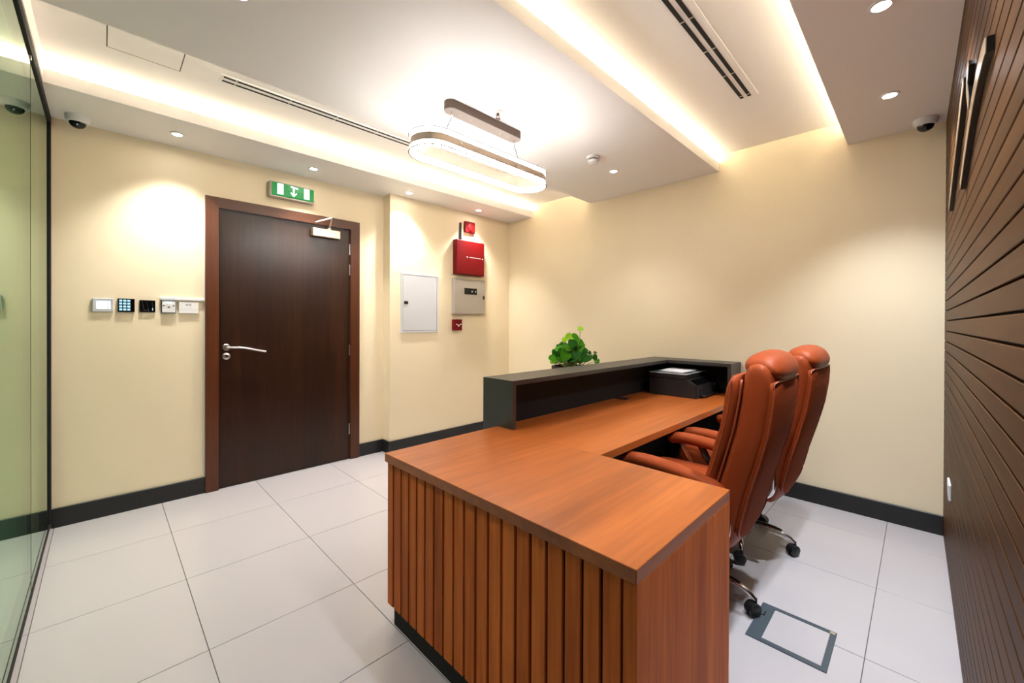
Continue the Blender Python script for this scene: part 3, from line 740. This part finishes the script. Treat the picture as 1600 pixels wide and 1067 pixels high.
# ================================================================== PENDANT LAMP
PC = Vector((-2.17, -1.967, 0))
def stadium(L, W, n=14):
    r = W / 2; h = L / 2 - r; out = []
    for i in range(n + 1):
        t = -pi / 2 + pi * i / n; out.append((h + r * cos(t), r * sin(t)))
    for i in range(n + 1):
        t = pi / 2 + pi * i / n; out.append((-h + r * cos(t), r * sin(t)))
    return out
pd = empty('pendant_lamp', (PC.x, PC.y, ZI), 'elongated oval led ring pendant hanging from a brown canopy', 'pendant lamp')
tp = Matrix.Translation((PC.x, PC.y, ZI - 0.05))
b = MB().prism(stadium(0.62, 0.088), tp, 0.05); cn = b.obj('canopy', 'bronze', pd, smooth=True, auto=30)
b = MB().prism(stadium(0.618, 0.086), Matrix.Translation((PC.x, PC.y, ZI - 0.0525)), 0.0025); b.obj('canopy_plate', 'canopy_plate', cn)
for dx in (-0.20, -0.12, 0.2, 0.13):
    MB().lathe([(0.0, 0.0), (0.004, 0.0), (0.003, 0.002), (0.0, 0.0025)], Matrix.Translation((PC.x + dx, PC.y, ZI - 0.0525)) @ DOWN, 10).obj('screw', 'satin', cn)
RL, RW, RZ0, RZ1 = 1.05, 0.27, 2.300, 2.398
def sweep(prof, mat, name, parent, L=RL, W=RW):
    """prof: list of (outset, z) closed; swept round the stadium"""
    base = stadium(L, W); m_ = len(base); R = []
    for i in range(m_):
        h = L / 2 - W / 2
        x, y = base[i]
        cxx = max(-h, min(h, x)); d = Vector((x - cxx, y)).normalized()
        R.append([Vector((PC.x + x + d.x * o, PC.y + y + d.y * o, z)) for o, z in prof])
    return MB().rings(R, closed=True).obj(name, mat, parent, smooth=True, auto=35)
def rect(o0, o1, za, zb): return [(o0, za), (o1, za), (o1, zb), (o0, zb)]
HH = RZ1 - RZ0
band = sweep(rect(-0.024, -0.020, RZ0 + 0.0285, RZ1 - 0.001), 'band', 'ring_band', pd)
sweep(rect(-0.0199, -0.001, RZ0 + 0.0281, RZ1 - 0.0261), 'band', 'outer_band', pd)
sweep(rect(-0.0199, 0.0, RZ1 - 0.026, RZ1 - 0.002), 'ring', 'upper_diffuser', pd)
sweep(rect(-0.024, 0.0, RZ0, RZ0 + 0.028), 'ring', 'lower_diffuser', pd)
sweep(rect(0.0002, 0.007, RZ1 - 0.003, RZ1 + 0.001), 'emblem_side', 'rim', pd)
sweep(rect(-0.0199, -0.007, RZ1 - 0.0019, RZ1 + 0.001), 'band', 'glow_blocker', pd)  # added cover, blocks part of the ring's upward glow on the ceiling
sweep(rect(0.0002, 0.008, RZ0 - 0.001, RZ0 + 0.003), 'bronze', 'rim', pd)
for sg in (-1, 1):
    hx = PC.x + sg * 0.265; rxp = PC.x + sg * 0.34
    MB().tube([(hx, PC.y, ZI - 0.05), (hx, PC.y, ZI - 0.07)], 0.006, 10).obj('hook', 'chrome', cn, smooth=True, auto=40)
    MB().tube([(hx + 0.009 * cos(t), PC.y, ZI - 0.079 + 0.009 * sin(t)) for t in [2 * pi * i / 14 for i in range(14)]], 0.0025, 6, closed=True, up=Vector((0, 1, 0))).obj('ring_link', 'chrome', cn, smooth=True)
    MB().tube([(hx, PC.y, ZI - 0.088), (rxp, PC.y, RZ1 - 0.002)], 0.0022, 6).obj('cable', 'slate', pd)
    MB().tube([(rxp, PC.y - RW / 2 + 0.004, RZ1 - 0.004), (rxp, PC.y + RW / 2 - 0.004, RZ1 - 0.004)], 0.003, 6).obj('cross_bar', 'satin', pd)
for dx, sg in ((-0.3, -1), (0.02, -1), (0.15, -1), (0.3, -1), (-0.2, 1), (0.2, 1), (0.0, 1)):
    y = PC.y + sg * (RW / 2)
    MB().tube([(PC.x + dx, y - 0.005, RZ0 + HH / 2), (PC.x + dx, y + 0.004 , RZ0 + HH / 2)], 0.005, 8).obj('stud', 'satin', band, smooth=True, auto=40)

# ================================================================== WALL DEVICES (door wall)
def wplate(parent, name, mat, x0, x1, z0, z1, y0, y1, bev=0.0):
    return box(name, mat, x0, y0, z0, x1, y1, z1, parent, bev)
t = empty('thermostat', (-3.906, 0, 1.40), 'white touch screen controller, leftmost of the row beside the door', 'controller')
wplate(t, 'plate', 'grey_plastic', -3.957, -3.855, 1.400, 1.492, -0.014, 0, 0.003)
wplate(t, 'display', 'screen', -3.936, -3.885, 1.420, 1.471, -0.0155, -0.0138)
wplate(t, 'slider', 'screen', -3.879, -3.870, 1.420, 1.471, -0.0155, -0.0138)
t = empty('keypad', (-3.79, 0, 1.40), 'black access keypad with pale blue lit keys', 'keypad')
wplate(t, 'plate', 'gloss_black', -3.833, -3.747, 1.400, 1.494, -0.016, 0, 0.002)
for i in range(3):
    for j in range(4):
        x = -3.826 + i * 0.0205; z = 1.411 + j * 0.0205
        wplate(t, 'key', 'key_blue', x, x + 0.0155, z, z + 0.014, -0.0172, -0.0158)
t = empty('touch_switch', (-3.678, 0, 1.40), 'black glass touch plate with thin diagonal lines beside the keypad', 'switch')
wplate(t, 'plate', 'gloss_black', -3.721, -3.636, 1.401, 1.488, -0.012, 0, 0.002)
for (xa, za, xb, zb) in ((-3.709, 1.486, -3.698, 1.414), (-3.682, 1.478, -3.672, 1.405), (-3.654, 1.476, -3.647, 1.404), (-3.70, 1.414, -3.672, 1.42)):
    MB().tube([(xa, -0.0122, za), (xb, -0.0122, zb)], 0.0008, 4).obj('line', 'slate', t)
wplate(t, 'indicator', 'key_blue', -3.653, -3.649, 1.415, 1.432, -0.0128, -0.0118)
t = empty('alarm_module', (-3.561, 0, 1.40), 'small grey framed module with little display between touch plate and white plate', 'controller')
wplate(t, 'plate', 'slate', -3.603, -3.520, 1.398, 1.490, -0.020, 0, 0.003)
wplate(t, 'face', 'white_plastic', -3.599, -3.524, 1.402, 1.483, -0.0215, -0.0195)
wplate(t, 'display', 'screen_grey', -3.576, -3.546, 1.462, 1.482, -0.0228, -0.021)
for x in (-3.590, -3.534):
    MB().lathe([(0, 0), (0.005, 0), (0.0045, 0.002), (0, 0.002)], at_wall(x, -0.0213, 1.453), 12).obj('button', 'plastic_black', t)
wplate(t, 'button', 'plastic_black', -3.569, -3.555, 1.438, 1.445, -0.0228, -0.021)
t = empty('wall_switch', (-3.444, 0, 1.40), 'wide white plate with faint grey print beside the door frame', 'switch')
wplate(t, 'plate', 'white_plastic', -3.504, -3.385, 1.396, 1.487, -0.014, 0, 0.003)
wplate(t, 'cover_line', 'grey_plastic', -3.498, -3.391, 1.425, 1.4265, -0.0146, -0.0135)
for k in range(4): wplate(t, 'print', 'slate', -3.462 + 0.009 * k, -3.457 + 0.009 * k, 1.456, 1.468, -0.0145, -0.0136)
tag(box('wire_trunking', 'white_plastic', -3.610, -0.018, 1.494, -3.350, 0, 1.513, bev=0.002), 'short white cable trunking above the switch plates by the door', 'trunking')

# exit sign
ex = empty('exit_sign', (-2.73, 0, 2.40), 'green lit emergency exit sign with downward arrow above the door', 'exit sign')
box('housing', 'silver', -2.912, -0.055, 2.402, -2.548, 0, 2.536, ex, bev=0.006)
lens_p = [(-0.006, 2.416), (-0.050, 2.412), (-0.064, 2.425), (-0.069, 2.474), (-0.064, 2.52), (-0.05, 2.532), (-0.006, 2.53)]
b = MB(); b.prism([(y, z) for y, z in lens_p], Matrix.Translation((-2.893, 0, 0)) @ yzrot, 0.335); b.obj('lens', 'green', ex)
def sign(pts, nm='pictogram'):
    MB().prism(pts, at_wall(-2.726, -0.0665, 2.474), 0.0035).obj(nm, 'sign_white', ex)
def rc(a, b_, c, d): return [(a, b_), (c, b_), (c, d), (a, d)]
sign(rc(-0.128, -0.043, -0.082, 0.045)); sign(rc(0.085, -0.043, 0.128, 0.045))
sign(rc(-0.005, -0.032, 0.005, 0.03)); sign([(-0.024, 0.034), (0.034, 0.026), (0.034, 0.036), (-0.022, 0.044)])
sign([(0.0, -0.046), (0.026, -0.016), (0.021, -0.009), (0.0, -0.032), (-0.021, -0.009), (-0.026, -0.016)])

# stepped wall: electrical panel and fire devices
ep = empty('electrical_panel', (-1.494, YB, 1.23), 'flush white electrical panel door with black latch', 'electrical panel')
b = MB(); b.box(-1.726, YB - 0.012, 1.230, -1.262, YB, 1.248); b.box(-1.726, YB - 0.012, 1.838, -1.262, YB, 1.856); b.box(-1.726, YB - 0.012, 1.248, -1.708, YB, 1.838); b.box(-1.280, YB - 0.012, 1.248, -1.262, YB, 1.838)
b.obj('panel_frame', 'white_metal', ep)
box('panel_gap', 'slate', -1.708, YB - 0.003, 1.248, -1.280, YB, 1.838, ep)
box('panel_door', 'white_metal', -1.704, YB - 0.011, 1.252, -1.284, YB - 0.0035, 1.834, ep, bev=0.0015)
box('latch', 'plastic_black', -1.690, YB - 0.016, 1.528, -1.645, YB - 0.0105, 1.56, ep, bev=0.001)

bc = empty('alarm_beacon', (-0.825, YB, 2.40), 'small red square alarm sounder above the red box', 'alarm')
MB().box(-0.902, YB - 0.035, 2.402, -0.750, YB, 2.535, 0.012, 3).obj('base', 'red_plastic', bc)
MB().lathe([(0.0, 0.0), (0.050, 0.0), (0.048, 0.008), (0.04, 0.011), (0.0, 0.012)], at_wall(-0.82, YB - 0.034, 2.468), 28).obj('sounder_cone', 'red_plastic', bc, smooth=True, auto=40)
tag(box('gap_strip', 'plastic_black', -0.967, YB - 0.02, 2.28, -0.945, YB, 2.505, bev=0.002), 'short black strip standing for a dark gap above the red box', 'gap_strip')  # dark strip stands in for a black gap beside the sounder

rb = empty('alarm_box', (-0.85, YB, 1.895), 'large red metal alarm box with a thin white inscription', 'alarm box')
MB().box(-1.062, YB - 0.075, 1.894, -0.638, YB, 2.295, 0.012, 3).obj('box', 'red_metal', rb)
box('logo', 'print_white', -0.915, YB - 0.0765, 2.096, -0.896, YB - 0.0745, 2.108, rb)
rg = random.Random(3); xx = -0.872
ins = MB()
while xx < -0.70:
    wd = rg.uniform(0.006, 0.010); ins.box(xx, YB - 0.0762, 2.098, xx + wd, YB - 0.0745, 2.1055); xx += wd + 0.003
ins.box(-0.680, YB - 0.0762, 2.096, -0.664, YB - 0.0745, 2.107)
ins.obj('inscription', 'print_white', rb)

fp = empty('fire_panel', (-0.84, YB, 1.435), 'grey metal fire control panel with black display window', 'control panel')
MB().box(-1.078, YB - 0.05, 1.436, -0.612, YB, 1.852, 0.004, 1).obj('cabinet', 'grey_metal', fp)
box('cover', 'grey_metal', -1.074, YB - 0.062, 1.440, -0.616, YB - 0.0495, 1.835, fp, bev=0.003)
box('title_strip', 'silver', -1.02, YB - 0.0515, 1.838, -0.69, YB - 0.0495, 1.849, fp)
box('display_window', 'gloss_black', -0.937, YB - 0.0635, 1.668, -0.748, YB - 0.0615, 1.742, fp)
for x in (-0.825, -0.77): box('indicator', 'sign_white', x, YB - 0.0645, 1.700, x + 0.005, YB - 0.063, 1.708, fp)
box('lock', 'plastic_black', -0.655, YB - 0.066, 1.62, -0.625, YB - 0.0615, 1.66, fp, bev=0.002)

cp = empty('call_point', (-1.01, YB, 1.25), 'small red manual fire call point under the grey panel', 'call point')
MB().box(-1.072, YB - 0.045, 1.249, -0.953, YB, 1.374, 0.004, 1).obj('housing', 'red_metal', cp)
m4 = at_wall(-1.005, YB - 0.0445, 1.308)
b = MB(); b.prism([(-0.034, 0.018), (-0.004, 0.006), (-0.012, -0.002), (-0.038, 0.006)], m4, 0.002); b.prism([(0.038, 0.018), (0.006, 0.006), (0.012, -0.002), (0.04, 0.006)], m4, 0.002)
b.prism([(-0.012, 0.0), (0.012, 0.0), (0.006, -0.018), (-0.006, -0.018)], m4, 0.002); b.obj('pictogram', 'print_white', cp)
box('indicator', 'red_plastic', -1.02, YB - 0.047, 1.343, -0.995, YB - 0.0445, 1.356, cp)

# ================================================================== WOOD WALL DEVICES
def wl(x, off=0.0): return yw(x) + off
so = empty('wall_socket', (-0.86, wl(-0.86), 0.45), 'white socket plate low on the wooden slat wall', 'socket')
box('plate', 'white_plastic', -0.935, wl(-0.86), 0.455, -0.785, wl(-0.86) + 0.010, 0.535, so, bev=0.003)
box('outlet', 'grey_plastic', -0.89, wl(-0.86) + 0.0098, 0.475, -0.83, wl(-0.86) + 0.0115, 0.515, so)

em = empty('wall_emblem', (-1.7, wl(-1.7), 1.9), 'black edged abstract emblem of curved strokes on the wooden slat wall', 'emblem')
def stroke(pts, wd, name='stroke', thick=0.014):
    """ribbon with centre line pts (x,z) and width wd standing proud of the slats"""
    P_ = smoothpath([(x, z, 0) for x, z in pts], 6); n = len(P_)
    L_, R_ = [], []
    for i, p in enumerate(P_):
        t = (P_[min(i + 1, n - 1)] - P_[max(i - 1, 0)]).normalized(); nn = Vector((-t.y, t.x, 0))
        wv = wd * (0.45 + 0.55 * sin(pi * min(0.85, 0.15 + 0.7 * i / (n - 1))))
        L_.append(p + nn * wv / 2); R_.append(p - nn * wv / 2)
    R1 = []
    for a, c in zip(L_, R_):
        R1.append([Vector((a.x, wl(a.x, 0.0005), a.y)), Vector((a.x, wl(a.x, thick), a.y)), Vector((c.x, wl(c.x, thick), c.y)), Vector((c.x, wl(c.x, 0.0005), c.y))])
    o = MB().rings(R1).obj(name, 'emblem_side', em)
    R2 = []
    for a, c in zip(L_, R_):
        R2.append([Vector((a.x, wl(a.x, thick + 0.0001), a.y)), Vector((a.x, wl(a.x, thick + 0.0018), a.y)), Vector((c.x, wl(c.x, thick + 0.0018), c.y)), Vector((c.x, wl(c.x, thick + 0.0001), c.y))])
    MB().rings(R2).obj('face_plate', 'emblem_face', o)
stroke([(-2.40, 2.005), (-2.33, 2.015), (-2.166, 2.009), (-2.004, 1.979), (-1.807, 1.919), (-1.622, 1.854)], 0.05)
stroke([(-1.728, 2.198), (-1.619, 2.167), (-1.398, 2.094), (-1.127, 2.003), (-0.892, 1.918)], 0.055)
stroke([(-1.93, 2.175), (-1.885, 2.117), (-1.95, 2.03)], 0.045)

# ================================================================== FLOOR BOX
fb = empty('floor_box', (-1.815, -3.565, 0), 'square slate grey floor outlet box with white lid behind the desk', 'floor box')
def ringplate(x0, y0, x1, y1, ix0, iy0, ix1, iy1, z0, z1, name, mat, parent):
    b = MB(); b.box(x0, y0, z0, x1, iy0, z1); b.box(x0, iy1, z0, x1, y1, z1); b.box(x0, iy0, z0, ix0, iy1, z1); b.box(ix1, iy0, z0, x1, iy1, z1)
    return b.obj(name, mat, parent)
ringplate(-1.956, -3.705, -1.674, -3.426, -1.932, -3.684, -1.695, -3.480, 0.0, 0.004, 'rim', 'slate', fb)
box('lid', 'tile', -1.930, -3.682, 0.0, -1.697, -3.482, 0.003, fb)
b = MB(); b.box(-1.775, -3.455, 0.004, -1.74, -3.450, 0.0055); b.box(-1.775, -3.455, 0.004, -1.770, -3.43, 0.0055); b.obj('cable_flap', 'gapblack', fb)
box('finger_pull', 'chrome', -1.697, -3.70, 0.004, -1.68, -3.682, 0.006, fb)
